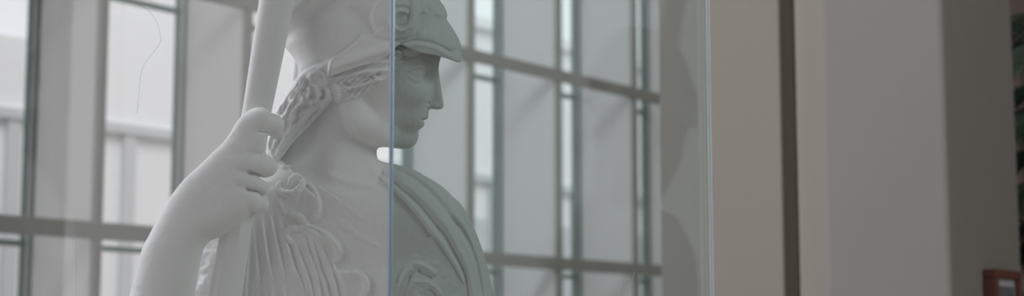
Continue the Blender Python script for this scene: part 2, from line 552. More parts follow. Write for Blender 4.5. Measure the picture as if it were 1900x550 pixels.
def head_field():
    H = Field()
    H.add(ell(690, 110, 0, 118, 112, 76), 5)                      # skull
    H.add(ell(738, 165, 0, 66, 92, 57), 22)                       # face mass
    H.add(ell(712, 225, 0, 62, 46, 50, rot=10), 20)               # jaw mass
    H.add(ell(754, 256, 0, 24, 21, 23), 12)                       # chin
    H.chain([(754, 260, 10, 15), (712, 252, 34, 20), (668, 226, 46, 23), (652, 196, 48, 22)], 16, sym=True)   # jaw line
    H.add(ell(764, 176, 36, 24, 20, 19, sym=True), 18)            # cheek bone
    H.add(ell(762, 214, 22, 24, 26, 20, sym=True), 16)            # mouth mound
    H.add(cone((808, 118, 0), 8.5, (813, 190, 0), 9.5), 9)        # nose
    H.add(cone((798, 128, 0), 11, (796, 192, 0), 13), 10)
    H.add(ell(803, 197, 9.5, 9, 6.5, 6.5, sym=True), 5)           # nostril wing
    H.add(cone((811, 116, 5), 9, (776, 112, 40), 13, sym=True), 10)   # brow
    # eye socket and eye
    H.sub(ell(798, 142, 29, 17, 13, 13, sym=True), 14)
    H.add(ell(777, 137, 31, 12, 9.5, 12, sym=True), 4)
    H.add((f_ridge, P3(530, 335, -12), P3(830, 0, 12)), 10)
    # lips
    H.chain([(789, 219, 1, 4.2), (781, 219.5, 11, 4.4), (770, 222, 19, 3.2)], 4, sym=True)
    H.chain([(783.5, 230.5, 1, 5.6), (777, 230, 10, 5), (768, 226, 18, 3.2)], 4, sym=True)
    H.sub(cone((787, 224.2, 4), .5, (767, 224.2, 22), .4, sym=True), 2.4)
    H.sub(ell(806, 204.5, 8, 5, 1.8, 3.2, sym=True), 2)           # nostril

    def clip(P, d):
        return smax(d, lookup(D_prof, P) + P[:, 2] ** 2 / 260.0, 2.5)
    H.fn(clip)
    return H


head = head_field()

R_face = Relief()
R_face.stroke([(756, 133.5), (764, 129), (774, 126.5), (786, 125)], 2.8, 2.4)            # upper lid
R_face.stroke([(757, 139.5), (765, 145.5), (774, 148.5), (782, 147.5)], .7, 2.2)          # lower lid
R_face.stroke([(754, 129), (765, 122.5), (776, 120), (786, 119.5)], -1.7, 2.4)             # lid crease
R_face.stroke([(756, 137), (766, 131.5), (776, 129.5), (785, 129)], -1.0, 1.5)
R_face.stroke([(758, 151), (768, 155), (780, 155), (788, 150)], -.9, 3.5)
R_face.stroke([(798, 190), (792, 193), (790, 200), (793, 204)], -2.2, 2.4)                 # wing of the nose
R_face.stroke([(787, 205), (780, 211), (776, 219)], -.8, 4)
R_face.stroke([(766, 221), (763.5, 225), (764.5, 229)], -.8, 3)                               # mouth corner
R_face.stroke([(650, 200), (651, 225), (664, 248), (684, 263), (700, 270)], .9, 5)
R_face.stroke([(640, 205), (640, 230), (655, 258), (676, 274)], -1.6, 7)

R_skin = Relief()
R_skin.stroke([(650, 212), (672, 250), (690, 300), (704, 330)], 2.2, 10)                   # neck muscle
R_skin.stroke([(560, 300), (590, 330), (640, 352), (700, 360)], -1.5, 9)                   # collar hollow
R_skin.stroke([(600, 322), (650, 338), (700, 345)], 2.0, 8)
rs_n = noise2(9, 3) * .16 + noise2(4, 4) * .08


def body_field():
    B = Field()
    B.ops += head.ops
    B.add(cone((652, 190, -8), 52, (632, 300, -8), 68), 9)       # neck
    B.add(cone((600, 285, -32), 52, (500, 372, -34), 62), 30)
    B.add(cone((660, 330, -10), 60, (800, 372, -30), 40), 24)
    B.add(inflate(D_torso, 92, 94, -10, off=11), 22)

    def neckclip(P, d):
        # the throat line: nothing of the neck in front of it
        d2 = lookup(D_throat, P)
        return smax(d, d2 + P[:, 2] ** 2 / 300., 6)
    B.fn(neckclip)
    R = R_face.m + R_skin.m + rs_n

    def rel(P, d): return d - lookup(R, P) * np.clip(P[:, 2] / 14.0, 0, 1)
    B.fn(rel)
    return B


throat = [(900, 268), (950, 100), (900, -100), (450, -100), (430, 200), (300, 300), (250, 790), (960, 790), (925, 560), (912, 500), (886, 430), (862, 384), (838, 358), (806, 334), (770, 315), (735, 305), (712, 301),
          (701.5, 297), (699, 288), (699, 279), (703, 275.5), (715, 277), (760, 282), (800, 278)]
D_throat = polydist(throat, curve=False, smooth=1.2)
body = body_field()

# ---- raised right arm and hand
hand_o = [(240, 550), (252, 506), (264, 462), (280, 430), (292, 406), (312, 371), (340, 335), (370, 307), (400, 278), (413, 266), (428, 245), (442, 224), (457, 209),
          (472, 202), (486, 206), (495, 220), (497, 244), (495.5, 265), (492, 288), (484, 302), (478, 330), (474, 360), (470, 385), (461, 402), (442, 419), (412, 439), (393, 446), (381, 457), (374, 478),
          (368, 510), (361, 550), (350, 600), (338, 640), (322, 700), (240, 720), (212, 680), (222, 610)]
D_hand = polydist(hand_o, smooth=2.0)
D_handw = blur(polydist(hand_o), 5)
arm = Field()


def f_hand(P):
    d = lookup(D_handw, P) * .55 + lookup(D_hand, P) * .45
    py = 275 - P[:, 1] * ZS / (ZS - P[:, 2])
    H = np.interp(py, [200, 260, 330, 420, 520, 640], [20, 25, 31, 43, 52, 56])
    c0 = np.interp(py, [200, 260, 330, 420, 520, 640], [160, 160, 158, 150, 140, 128])
    R = np.interp(py, [200, 260, 330, 420, 520, 640], [26, 36, 46, 54, 60, 62])
    q = np.maximum(d + R, 0)
    return (np.sqrt(q * q + ((P[:, 2] - c0) * R / H) ** 2) - R) * .85


arm.add((f_hand, P3(190, 730, 60), P3(530, 190, 215)), 1)
# four fingers closing round the staff; index highest with a hooked tip
arm.chain([(462, 232, 162, 15), (484, 221, 166, 16.5), (507, 232, 146, 16), (513.5, 246, 128, 12.5)], 12)
arm.chain([(446, 300, 168, 16), (480, 305, 164, 18.5), (496, 310, 146, 16), (490, 316, 116, 14)], 8)
arm.chain([(438, 330, 168, 15), (468, 340, 164, 16.5), (483, 348, 146, 14.5), (478, 354, 114, 13)], 6)
arm.chain([(430, 362, 164, 15), (466, 372, 160, 17), (483, 379, 142, 14), (474, 386, 112, 13)], 6)
# thumb laid along the hidden side of the staff
arm.chain([(446, 300, 138, 15), (464, 262, 104, 13), (486, 236, 96, 12), (500, 222, 100, 10)], 10)
# forearm runs on down to the elbow and the upper arm back to the shoulder
arm.chain([(300, 600, 138, 52), (268, 740, 118, 60), (262, 800, 96, 58), (330, 700, 20, 66), (430, 480, -30, 66)], 26)
R_arm = Relief()
R_arm.stroke([(458, 321), (470, 321.5), (484, 327), (497, 338)], -7.5, 3.2)
R_arm.stroke([(440, 318), (455, 319), (470, 322)], -3, 6)
R_arm.stroke([(455, 350), (467, 353), (480, 356), (490, 364)], -6.5, 3.0)
R_arm.stroke([(436, 345), (450, 349), (466, 353)], -2.5, 6)
R_arm.stroke([(477, 245.5), (486, 245.8), (497, 246)], -4, 1.6, curve=False)
R_arm.stroke([(455, 282), (470, 284), (486, 288)], -2.5, 6)
R_arm.stroke([(430, 250), (450, 262), (478, 268)], -1.5, 9)
R_arm.blob(440, 300, 14, 10, 1.6); R_arm.blob(436, 332, 13, 9, 1.6); R_arm.blob(428, 362, 13, 9, 1.4)
R_arm.stroke([(360, 360), (400, 335), (440, 305)], .8, 6)
R_arm.stroke([(352, 384), (390, 362), (428, 336)], .8, 6)
ra_m = R_arm.m + noise2(11, 21) * .3
arm.fn(lambda P, d: d - lookup(ra_m, P) * np.clip((P[:, 2] - 130) / 20, 0, 1))

# ---- helmet: a tall bowl pushed back on the head, cheek piece, peaked face piece
helm_o = [(478, -8), (481, 10), (487, 31), (507, 62), (529, 89), (543, 106), (552, 124), (551, 142), (540, 156), (529, 167), (524, 180), (531, 192), (560, 205), (650, 240), (760, 225), (850, 170),
          (864, 120), (860, 109), (856, 96), (857, 87), (853.5, 76), (846, 61), (837, 47), (829, 35.5), (830.8, 29), (829.5, 22), (824, 10), (815, -2), (800, -32), (770, -85), (720, -130), (660, -155),
          (590, -160), (530, -140), (490, -90), (477, -40)]
D_helm = polydist(helm_o, smooth=1.2)
D_helmw = blur(D_helm, 10)
rim_o = [(859.5, 108.5), (857.5, 114), (852, 116), (841, 113), (830.5, 109.2), (820, 106), (811, 103.8), (795, 101), (780, 98), (768, 93.5), (758.5, 89.5), (743, 83), (733, 90), (724, 99),
         (713, 107), (698, 114.5), (673, 122), (639, 132.5), (607, 143.5), (604, 137), (600, 132), (594, 132), (584, 137), (575, 146), (566, 160), (557, 175), (546, 184.5), (532, 187.5), (522, 192),
         (440, 190), (400, -200), (940, -200), (930, 60)]
D_rim = polydist(rim_o, n=3, smooth=.8)
R_h = Relief()
R_h.step([(606.5, 143.8), (610, 128), (615, 109.5), (636, 94.5), (655, 80), (669, 66), (690, 72), (710, 76), (727, 77), (743, 81.5), (748, 90), (724, 104), (698, 119), (673, 126), (639, 136)], 2.2, 2.2, curve=False)
R_h.stroke([(608, 143), (610.5, 130), (615, 113), (622, 106)], 3.6, 2.4, taper=False)
R_h.stroke([(612, 130), (640, 118), (672, 106), (700, 98), (728, 88)], 5, 10)
R_h.stroke([(611, 138), (638, 128), (672, 118), (700, 110), (722, 99)], -2.6, 4.5)
R_h.stroke([(612, 111), (636, 94), (655, 80), (670, 63)], -3.2, 2.0)
# neck guard: rolled edge
R_h.stroke([(612, 118), (585, 131), (566, 142), (548, 157), (534, 172), (532, 184)], 4.5, 7)
R_h.stroke([(610, 108), (580, 124), (560, 136), (545, 150)], -2.5, 5)
R_h.stroke([(566, 150), (556, 164), (546, 178)], -3.5, 4)
# soft ridge across the bowl
R_h.stroke([(640, -20), (615, 4), (590, 19), (565, 35), (536, 57), (512, 80)], -11, 14, taper=False)
R_h.stroke([(600, -30), (575, 0), (548, 22), (520, 42), (495, 62)], 8, 16, taper=False)
R_h.stroke([(588, 60), (602, 50), (618, 40)], -.8, 2)
R_h.stroke([(640, 20), (680, 40), (700, 62)], -3.5, 16)
# face piece rim
R_h.stroke([(743, 82), (752, 79.5), (767, 75.5), (783, 76.5), (802, 80), (819, 86.5), (832, 95), (840, 96), (846.5, 89), (846, 76), (841, 60), (830, 38)], -3.2, 2.5, taper=False)
R_h.stroke([(752, 86), (770, 83), (790, 85), (812, 92), (832, 103), (850, 107)], 2.6, 5)
R_h.stroke([(818, 60), (832, 75), (838, 88)], 2, 8)
# ram head in relief: round cheek, curled horn, small eye, nose
R_h.step([(708, -4), (697, 8), (690.5, 24), (690, 40), (694, 52), (705, 64), (720, 72), (745, 72), (770, 60), (775, 20), (770, -20), (730, -25)], 5.5, 2.5)
R_h.stroke([(768, -2), (767.5, 18), (766, 38), (758, 51), (745, 57), (732, 52), (727, 40), (731, 27), (741, 21), (753, 22)], 6, 4.4, taper=False)
R_h.stroke([(736, 46), (745, 49), (755, 43), (757, 33), (752, 28)], -2.5, 3)
R_h.blob(743, 37, 7, 7, -1.5)
R_h.stroke([(735, 10), (748, 7), (762, 12)], 2.5, 4)
R_h.stroke([(775, -10), (783, 0), (777, 12), (774, 24)], 3, 5)
R_h.blob(788, 22, 8, 6, 3.2); R_h.stroke([(780, 21), (788, 15.5), (797, 20), (790, 27), (781, 24)], -2.2, 1.8)
R_h.stroke([(772, 60), (790, 62), (812, 70)], 1.6, 9)
R_h.stroke([(798, 0), (812, 22), (826, 34)], 1.8, 7)
rh_m = R_h.m + noise2(5, 8) * .22 + noise2(14, 9) * .5

helm = Field()


def f_helm(P):
    d = lookup(D_helm, P) * .5 + lookup(D_helmw, P) * .5
    px = P[:, 0] * ZS / (ZS - P[:, 2]) + 950
    R = 96.0
    H = np.interp(px, [480, 560, 640, 720, 780, 860], [88, 92, 95, 90, 82, 70])
    q = np.maximum(d + R, 0)
    return (np.sqrt(q * q + (P[:, 2] * R / H) ** 2) - R) * .8


helm.add((f_helm, P3(460, 250, -110), P3(880, -180, 110)), 1)


def f_helm_rim(P, d):
    r = lookup(D_rim, P)
    px = P[:, 0] * ZS / (ZS - P[:, 2]) + 950
    d = smax(d, lookup(D_helm, P) + P[:, 2] ** 2 / 900., 1.5)
    d = d - lookup(rh_m, P) * np.clip(np.abs(P[:, 2]) / 30, 0, 1)
    return smax(d, r, 3.5)


helm.fn(f_helm_rim)

# ---- hair
hair1_o = [(785, 96), (775, 92), (758, 86), (743, 78), (700, 95), (640, 115), (600, 128), (590, 142), (604, 158), (614, 178), (625, 191.5), (636, 189.5), (648, 187.5), (662, 183), (673, 179), (686, 169), (697, 160),
           (706, 155), (716, 149), (724, 141), (733, 131), (745, 120), (758, 110), (775, 104)]
D_h1 = polydist(hair1_o, n=3)
hair2_o = [(600, 118), (575, 128), (556, 142), (541, 160), (530, 176), (524.5, 186), (517, 197), (510, 211), (503, 236), (497, 255), (493, 285), (493, 300), (508, 305), (524, 292), (536, 275), (546, 263), (557, 251),
           (577, 231), (597, 210), (613, 191), (622, 176), (618, 150), (612, 130)]
D_h2 = polydist(hair2_o, n=3)
R_w = Relief()
wig = noise2(13, 31) * 4.5 + noise2(7, 32) * 1.8
# side hair: strands sweep from the brow back and down to the knot
for k in range(11):
    y0 = 100 + k * 5.2; t = k / 10
    pts = []
    for j in range(9):
        s = j / 8
        x = 732 - s * (118 - 4 * k) - 10 * t * (1 - s); yb = y0 + 8 * t
        y = (108 + 34 * t) + s * (38 + 14 * t) + 3.4 * math.sin(s * 9 + k * 1.35) * (1 if j else 0)
        pts.append((x, y - 8 * math.sin(s * PI)))
    R_w.stroke(pts, (5.2, 3.4, 4.4)[k % 3], (2.7, 2.2, 3.0)[k % 3], mode='add')
for pts, a_, w_ in [([(668, 134), (682, 131), (695, 136), (700, 147), (712, 151)], 5, 3.4), ([(676, 143), (690, 142), (697, 152)], -4.5, 2.4),
                    ([(636, 150), (650, 158), (668, 154), (684, 150)], -4.5, 2.6), ([(642, 166), (655, 170), (672, 164)], -4, 2.4), ([(620, 152), (630, 166), (632, 182)], 4, 3.2),
                    ([(720, 108), (734, 98), (746, 97)], 4, 4), ([(728, 114), (742, 112), (757, 102)], -4, 2.2), ([(748, 92), (762, 90), (778, 96)], 3.4, 4.5), ([(741, 88), (748, 100), (752, 112)], -4, 2.4),
                    ([(604, 150), (612, 168), (624, 190)], -2.5, 2.4), ([(760, 106), (772, 104), (783, 99)], -2.5, 2)]:
    R_w.stroke(pts, a_, w_)
R_w.blob(741, 96, 14, 7, 5.5, -8); R_w.blob(767, 99, 14, 7, 5.5, 12); R_w.blob(734, 113, 11, 5, 4)
# knot at the side of the head and the mass running down the back of the neck
for pts, a_, w_ in [([(574, 150), (578, 138), (592, 133), (604, 140), (603, 154), (590, 160), (578, 156)], 6, 4.5), ([(582, 148), (590, 143), (597, 148), (592, 154)], 4.5, 3.5),
                    ([(571, 146), (570, 160), (562, 170)], -5, 3), ([(603, 160), (612, 172), (608, 184), (596, 190)], 5.5, 4.5), ([(585, 164), (592, 174), (586, 186), (572, 190)], 6, 4.5),
                    ([(570, 160), (575, 172), (566, 184)], 5.5, 4), ([(598, 166), (600, 178), (594, 184)], -4.5, 2.6), ([(580, 170), (578, 182)], -4.5, 2.6),
                    ([(560, 178), (560, 190), (548, 202), (541, 214), (544, 226)], 6.5, 4), ([(572, 196), (560, 200), (552, 210), (553, 221), (544, 230)], -5.5, 3), ([(586, 196), (572, 206), (566, 218), (556, 226)], 5.5, 4),
                    ([(596, 200), (582, 212), (568, 228), (556, 240)], -3.5, 2.6), ([(546, 184), (536, 196), (530, 210), (520, 222)], 5.5, 3.6), ([(538, 190), (528, 202), (522, 214)], -4.5, 2.4),
                    ([(530, 186), (519, 198), (513, 211)], 4, 3), ([(544, 236), (532, 250), (524, 266), (512, 282)], 3.8, 4), ([(553, 244), (542, 258), (530, 274), (516, 290)], -2.8, 3), ([(530, 222), (520, 238), (514, 256), (506, 276)], 3.6, 4),
                    ([(537, 228), (526, 244), (518, 262), (508, 282)], -3, 2.6), ([(518, 216), (510, 236), (506, 256), (500, 280)], -3, 2.6), ([(512, 216), (505, 240), (500, 262)], 3, 3),
                    ([(556, 248), (546, 264), (534, 280)], 2.5, 3.5), ([(604, 192), (590, 208), (572, 228)], 3, 3.5), ([(496, 262), (500, 276), (508, 296)], 2.5, 3)]:
    R_w.stroke(pts, a_, w_)
Lb = spline([(548, 150), (530, 172), (516, 200), (503, 238), (495, 288)], False, 5); Rb = spline([(612, 158), (606, 196), (578, 228), (552, 254), (516, 300)], False, 5)
for k in range(12):
    u = (k + .5) / 12
    pts = [tuple(Lb[i] * (1 - u) + Rb[i] * u + np.array([4.0, 2.0]) * math.sin(i * .62 + k * .55)) for i in range(0, len(Lb), 2)]
    R_w.stroke(pts, 1.5, 1.9)
for k in range(9):
    u = (k + .5) / 9
    R_w.stroke([(728 - 6 * u, 108 + 36 * u), (705, 118 + 38 * u + 3 * math.sin(k * 2)), (682, 126 + 44 * u - 3 * math.sin(k * 2.3)), (655, 134 + 46 * u + 3 * math.sin(k * 1.7)), (630, 146 + 42 * u), (614, 150 + 36 * u)], 2.4, 1.7)
rw_m = R_w.m * 1.5 + noise2(6, 40) * .9

hair = Field()
hair.add(cone((720, 118, 36), 26, (680, 150, 38), 33), 10).add(cone((680, 150, 38), 33, (632, 170, 40), 30), 10).add(cone((632, 170, 40), 30, (585, 150, 30), 42), 14)
hair.add(ell(600, 140, 52, 30, 22, 28), 10)
hair.add(cone((768, 99, 42), 15, (726, 112, 46), 24), 10)
hair.add(cone((590, 150, 20), 50, (556, 205, 14), 40), 14).add(cone((556, 205, 14), 40, (512, 290, 6), 36), 14)
hair.add(cone((585, 150, 0), 62, (560, 210, -10), 50), 16)
D_hh = np.minimum(D_h1, D_h2)


def f_hairclip(P, d):
    base = body_lite(P, 14.0) - 3.5
    d = smin(d, base, 8)
    pz = P[:, 2]
    d = d - lookup(rw_m, P) * np.clip((pz + 10) / 20, 0, 1)
    dd = smin(lookup(D_h1, P), lookup(D_h2, P), 4)
    return smax(smax(d, dd, 7), -pz - 62, 6)


body_lite = Field()
body_lite.ops += [o for o in head.ops[:7]]
body_lite.add(cone((652, 190, -8), 52, (632, 300, -8), 68), 9).add(cone((600, 285, -32), 52, (500, 372, -34), 62), 30)
hair.add(ell(741, 97, 53, 16, 8, 9, 8), 3).add(ell(767, 100, 49, 16, 8, 9, -12), 3).add(ell(735, 113, 57, 12, 6, 8, 10), 3).add(ell(757, 110, 50, 11, 4.5, 7, 20), 3)
hair.fn(f_hairclip)

# ---- clothing
R_t = Relief()
aegis_o = [(340, 420), (440, 318), (505, 292), (545, 318), (562, 345), (584, 362), (590, 385), (584, 402), (572, 414), (590, 424), (606, 434), (618, 445), (628, 460), (628, 476), (620, 492), (636, 499), (652, 501),
           (668, 509), (679, 521), (680, 538), (674, 556), (680, 640), (600, 790), (300, 790), (330, 560)]
R_t.step(aegis_o, 6.5, 2.4)
for i, (xt, yt, xb) in enumerate([(414, 440, 402), (440, 440, 430), (466, 408, 452), (468, 413, 476), (484, 400, 492), (486, 416, 506), (500, 398, 528), (512, 390, 546), (528, 440, 562), (545, 452, 578), (560, 440, 594), (572, 436, 610), (590, 446, 626), (604, 470, 642)]):
    w = (3.4, 4.4, 2.8)[i % 3]; a = (4.4, 3.0, 3.8)[i % 3]
    mid = ((xt + xb) / 2 + 3 * math.sin(i * 2.1) + 3, (yt + 560) / 2)
    R_t.stroke([(xt, yt), mid, (xb, 560), (xb + (xb - xt) * .9, 760)], a, (w * .8, w * 1.4))
    R_t.stroke([(xt + 8, yt + 6), (mid[0] + 8, mid[1]), (xb + 8, 560), (xb + 8 + (xb - xt) * .9, 760)], -a * .6, (w * .8, w * 1.3))
for pts, a_, w_ in [([(506, 345), (520, 380), (530, 400)], 2.2, 4), ([(498, 360), (508, 385), (514, 410)], -2, 4), ([(560, 352), (556, 375), (548, 395)], -2, 5),
                    ([(576, 357), (586, 370), (590, 386), (586, 402), (573, 413)], 4.5, 6), ([(549, 431), (560, 424), (572, 419), (590, 427), (606, 437)], -6, 4.5),
                    ([(606, 437), (616, 447), (626, 461), (627, 475), (619, 488)], 4.2, 5.5), ([(622, 497), (632, 499), (645, 500), (656, 501)], -8, 4), ([(660, 507), (672, 516), (678, 528), (675, 545), (668, 560)], 4, 6),
                    # neck line of the dress and folds across the chest
                    ([(585, 340), (612, 353), (640, 373), (660, 386), (684, 399), (704, 405), (735, 418), (752, 429), (778, 438), (803, 438)], -4.5, 3.4),
                    ([(590, 334), (616, 347), (644, 366), (664, 380), (686, 392), (706, 398), (737, 411), (756, 421), (780, 430), (800, 431)], 2.4, 4.5),
                    ([(636, 390), (660, 420), (690, 440), (715, 446), (740, 462), (756, 478)], -2.0, 4), ([(630, 410), (655, 432), (690, 452), (712, 458)], 1.4, 6), ([(640, 430), (648, 418), (650, 408)], 1.6, 3),
                    ([(700, 380), (740, 396), (780, 404)], 1.2, 8), ([(655, 470), (700, 480), (730, 500)], -1.0, 8),
                    # small carved head on the breast plate
                    ([(770, 490), (782, 493), (796, 500), (810, 512)], 4, 5), ([(776, 503), (790, 510), (806, 520)], -4.5, 3.5), ([(768, 497), (754, 508), (746, 524), (744, 545)], 4.5, 6),
                    ([(762, 512), (756, 530), (752, 550)], -4, 4), ([(768, 522), (784, 526), (798, 524)], 3, 3.5), ([(790, 530), (802, 532), (812, 540), (818, 550)], 4, 4), ([(796, 538), (806, 546), (812, 560)], -3.5, 3),
                    ([(770, 535), (774, 550), (780, 562)], 3.4, 4), ([(750, 500), (742, 512), (738, 530)], -3, 4)]:
    R_t.stroke(pts, a_, w_)
R_t.blob(790, 560, 34, 34, 7)
rt_m = R_t.m + noise2(7, 50) * .5 + noise2(18, 51) * .9
mott = noise2(10, 52) * 3.0 * (1 / (1 + np.exp((RX - 412) / 5)))
rt_m = rt_m + mott
tunic_o = [(300, 430), (400, 340), (440, 318), (486, 294), (500, 290), (517, 293), (533, 308), (550, 322), (580, 338), (612, 353), (640, 372), (660, 386), (684, 399), (704, 405), (735, 418), (752, 428), (778, 438), (806, 440), (830, 430), (930, 520),
           (960, 800), (280, 800), (300, 560)]
D_tun = polydist(tunic_o, n=3)
tunic = Field()
tunic.add(inflate(D_torso, 92, 94, -10, off=-1.5), 1)
tunic.add(ell(760, 570, 50, 78, 84, 46), 30)
tunic.add(ell(520, 570, 50, 78, 84, 44), 30)
tunic.fn(lambda P, d: smax(d - lookup(rt_m, P) * np.clip(P[:, 2] / 12, 0, 1), lookup(D_tun, P), 3))

cloak_o = [(672, 298), (697, 303), (720, 303), (745, 308), (770, 316), (790, 328), (812, 342), (832, 357), (854, 376), (868, 396), (880, 420), (893, 450), (903, 480), (911, 512), (919, 550), (928, 600), (935, 700), (935, 800),
           (902, 800), (893, 700), (884, 620), (872, 570), (862, 536), (850, 509), (833, 480), (812, 449), (800, 437), (792, 427), (782, 410), (768, 394), (752, 376), (731, 355), (712, 337), (697, 326), (670, 316)]
D_cl = polydist(cloak_o, n=3)
R_c = Relief()
for pts, a_, w_ in [([(700, 317), (728, 336), (754, 359), (780, 382), (806, 414), (825, 437), (842, 468), (861, 505), (868, 545), (876, 640)], -5.5, 5), ([(698, 308), (728, 322), (758, 343), (790, 372), (818, 406), (842, 444), (862, 488), (876, 540), (886, 640)], 4.5, 7.5),
                    ([(705, 327), (735, 350), (764, 382), (790, 415), (812, 444), (836, 478), (854, 514), (862, 560)], 2.5, 4),
                    ([(715, 306), (745, 319), (776, 339), (806, 366), (832, 398), (850, 425)], -2.8, 5), ([(750, 312), (790, 336), (826, 370), (854, 410), (872, 450)], 2.6, 7),
                    ([(842, 396), (862, 420), (880, 455), (892, 490), (900, 540), (906, 640)], 3.2, 3.5), ([(836, 402), (856, 428), (873, 462), (884, 498), (892, 545)], -3, 4), ([(858, 466), (866, 482), (876, 504)], 3, 3),
                    ([(850, 448), (866, 478), (880, 515), (886, 560)], -2.4, 4), ([(854, 400), (874, 432), (888, 470), (898, 510), (904, 560)], -2.2, 3), ([(745, 330), (772, 352), (790, 372)], -1.5, 5)]:
    R_c.stroke(pts, a_ * .95, w_, taper=pts[0][0] > 710)
rc_m = R_c.m + noise2(9, 60) * .4
cloak = Field()
cloak.add(inflate(D_torso, 92, 96, -10, off=-6.0), 1)
cloak.add(cone((690, 330, -24), 36, (770, 360, 14), 44), 20)


def f_cloak(P, d):
    px = P[:, 0] * ZS / (ZS - P[:, 2]) + 950
    lf = np.clip((748 - px) / 60, 0, 1)          # the edge sinks into the dress towards the neck
    d = d + 11 * lf - lookup(rc_m, P) * np.clip((P[:, 2] + 30) / 30, .15, 1) * (1 - .45 * lf)
    d = smax(d, lookup(D_cl, P), 7)
    return smax(d, lookup(D_throat, P) - 3, 3)


cloak.fn(f_cloak)

# ---------------------------------------------------------------- build the statue
statue = empty('marble_statue', pxw(640, 1619, 3.15))
tag(statue, 'white marble statue of a helmeted woman gripping a tall staff inside the glass case', 'statue')
V1 = 1.25; V2 = 1.6
polygonise(body, P3(470, 540, -105), P3(905, 20, 130), V1, 'body', M['marble'], statue)
polygonise(arm, P3(150, 870, -110), P3(560, 190, 200), V2, 'raised_arm', M['marble'], statue)
polygonise(helm, P3(455, 250, -112), P3(885, -185, 112), V2, 'helmet', M['marble'], statue)
polygonise(hair, P3(470, 330, -75), P3(810, 65, 100), V1, 'hair', M['marble'], statue)
polygonise(tunic, P3(290, 800, -125), P3(960, 270, 125), V2 * 1.1, 'tunic', M['marble'], statue)
polygonise(cloak, P3(670, 800, -125), P3(960, 280, 125), V2, 'cloak', M['marble'], statue)

# snakes knotted along the edge of the breast plate
snakes = []
for pts, r in [([(512, 306), (524, 310), (534, 312), (545, 314), (556, 322), (561, 336), (555, 351), (541, 360), (526, 358), (516, 348), (520, 338)], (4.5, 7)),
               ([(536, 346), (541, 334), (549, 327), (557, 328)], (4, 5)), ([(556, 322), (570, 338), (583, 354), (590, 372), (589, 390), (581, 404), (570, 412)], (4, 4.5)),
               ([(538, 398), (549, 399), (561, 406), (566, 416), (558, 423), (545, 424), (535, 428), (531, 436), (536, 447), (542, 449)], (6, 6.5)),
               ([(566, 414), (588, 425), (606, 434), (617, 446), (627, 460), (627, 475), (618, 489)], (4, 4)),
               ([(655, 506), (670, 511), (679, 523), (679, 538), (672, 556), (676, 600)], (4, 4.5))]:
    S_ = spline(pts, False, 4)
    cs = [surf_c(tunic, x, y) for x, y in S_]
    cs = np.convolve(np.pad(cs, 3, mode='edge'), np.ones(7) / 7, mode='valid')
    n = len(S_)
    rad = [(r[0] + (r[1] - r[0]) * math.sin(PI * i / (n - 1))) * (.55 + .45 * min(1, 4 * min(i, n - 1 - i) / n)) for i in range(n)]
    snakes.append([(x, y, c + 1.0, q) for (x, y), c, q in zip(S_, cs, rad)])
sn = Field()
for s_ in snakes: sn.chain(s_, 3)
sn_m = noise2(4, 70) * .8
sn.fn(lambda P, d: d - lookup(sn_m, P))
polygonise(sn, P3(495, 615, 20), P3(700, 290, 140), V1, 'snake_trim', M['marble'], statue)

# staff: round above the hand, eight-sided below
bm = bmesh.new()
ST = [(611, -540, 27, 0), (562, -265, 28, 0), (514, 0, 30.5, 0), (495, 105, 28, 0), (477, 205, 25.2, 0), (459, 300, 25.4, 0), (438, 425, 27.0, 1), (418, 550, 29.5, 1), (376, 790, 30, 1), (300, 1230, 31, 1), (238, 1600, 32, 1)]
rings = []
NS = 32
for x, y, r, o in ST:
    C0 = P3(x, y, 124 if y > -100 else 118)
    ring = []
    for k in range(NS):
        a = 2 * PI * k / NS
        if o:
            m = (a + PI / 8 + .05) % (PI / 4) - PI / 8
            rr = r * math.cos(PI / 8) / math.cos(m) * 1.03
        else: rr = r
        v = C0 + np.array([math.cos(a) * rr, 0.18 * -math.cos(a) * rr, math.sin(a) * rr])
        ring.append(bm.verts.new(Vector(np.array([0, 0, CAMZ]) + U * (v[0] * RIGHT + v[1] * UP + (ZS - v[2]) * FWD))))
    rings.append(ring)
for A, B in zip(rings[:-1], rings[1:]):
    for k in range(NS): bm.faces.new((A[k], A[(k + 1) % NS], B[(k + 1) % NS], B[k]))
bm.faces.new(rings[0]); bm.faces.new(rings[-1][::-1])
bmesh.ops.recalc_face_normals(bm, faces=bm.faces)
st_o = bmobj('staff', bm, M['marble'], statue, smooth=True)
for i_, p_ in enumerate(st_o.data.polygons):
    if 5 * NS <= i_: p_.use_smooth = False

# long skirt below the picture, standing on the plinth
bm = bmesh.new()
NK = 120; rows = []
for j in range(13):
    t = j / 12
    y = 690 + t * (1612 - 690)
    rx = 268 - 70 * math.sin(t * 2.2) + 40 * t; rc = 92 + 50 * t
    ring = []
    C0 = P3(632, y, -8)
    for k in range(NK):
        a = 2 * PI * k / NK
        f = 1 + (.025 + .05 * t) * math.sin(15 * a + 2 * math.sin(3 * a)) + .02 * math.sin(31 * a + 1.3)
        v = C0 + np.array([math.cos(a) * rx * f, 0, math.sin(a) * rc * f])
        ring.append(bm.verts.new(Vector(np.array([0, 0, CAMZ]) + U * (v[0] * RIGHT + v[1] * UP + (ZS - v[2]) * FWD))))
    rows.append(ring)
for v in rows[-1]: v.co.z = 0.452
for A, B in zip(rows[:-1], rows[1:]):
    for k in range(NK): bm.faces.new((A[k], A[(k + 1) % NK], B[(k + 1) % NK], B[k]))
bm.faces.new(rows[0]); bm.faces.new(rows[-1])
bmesh.ops.recalc_face_normals(bm, faces=bm.faces)
bmobj('skirt', bm, M['marble'], statue, smooth=True)

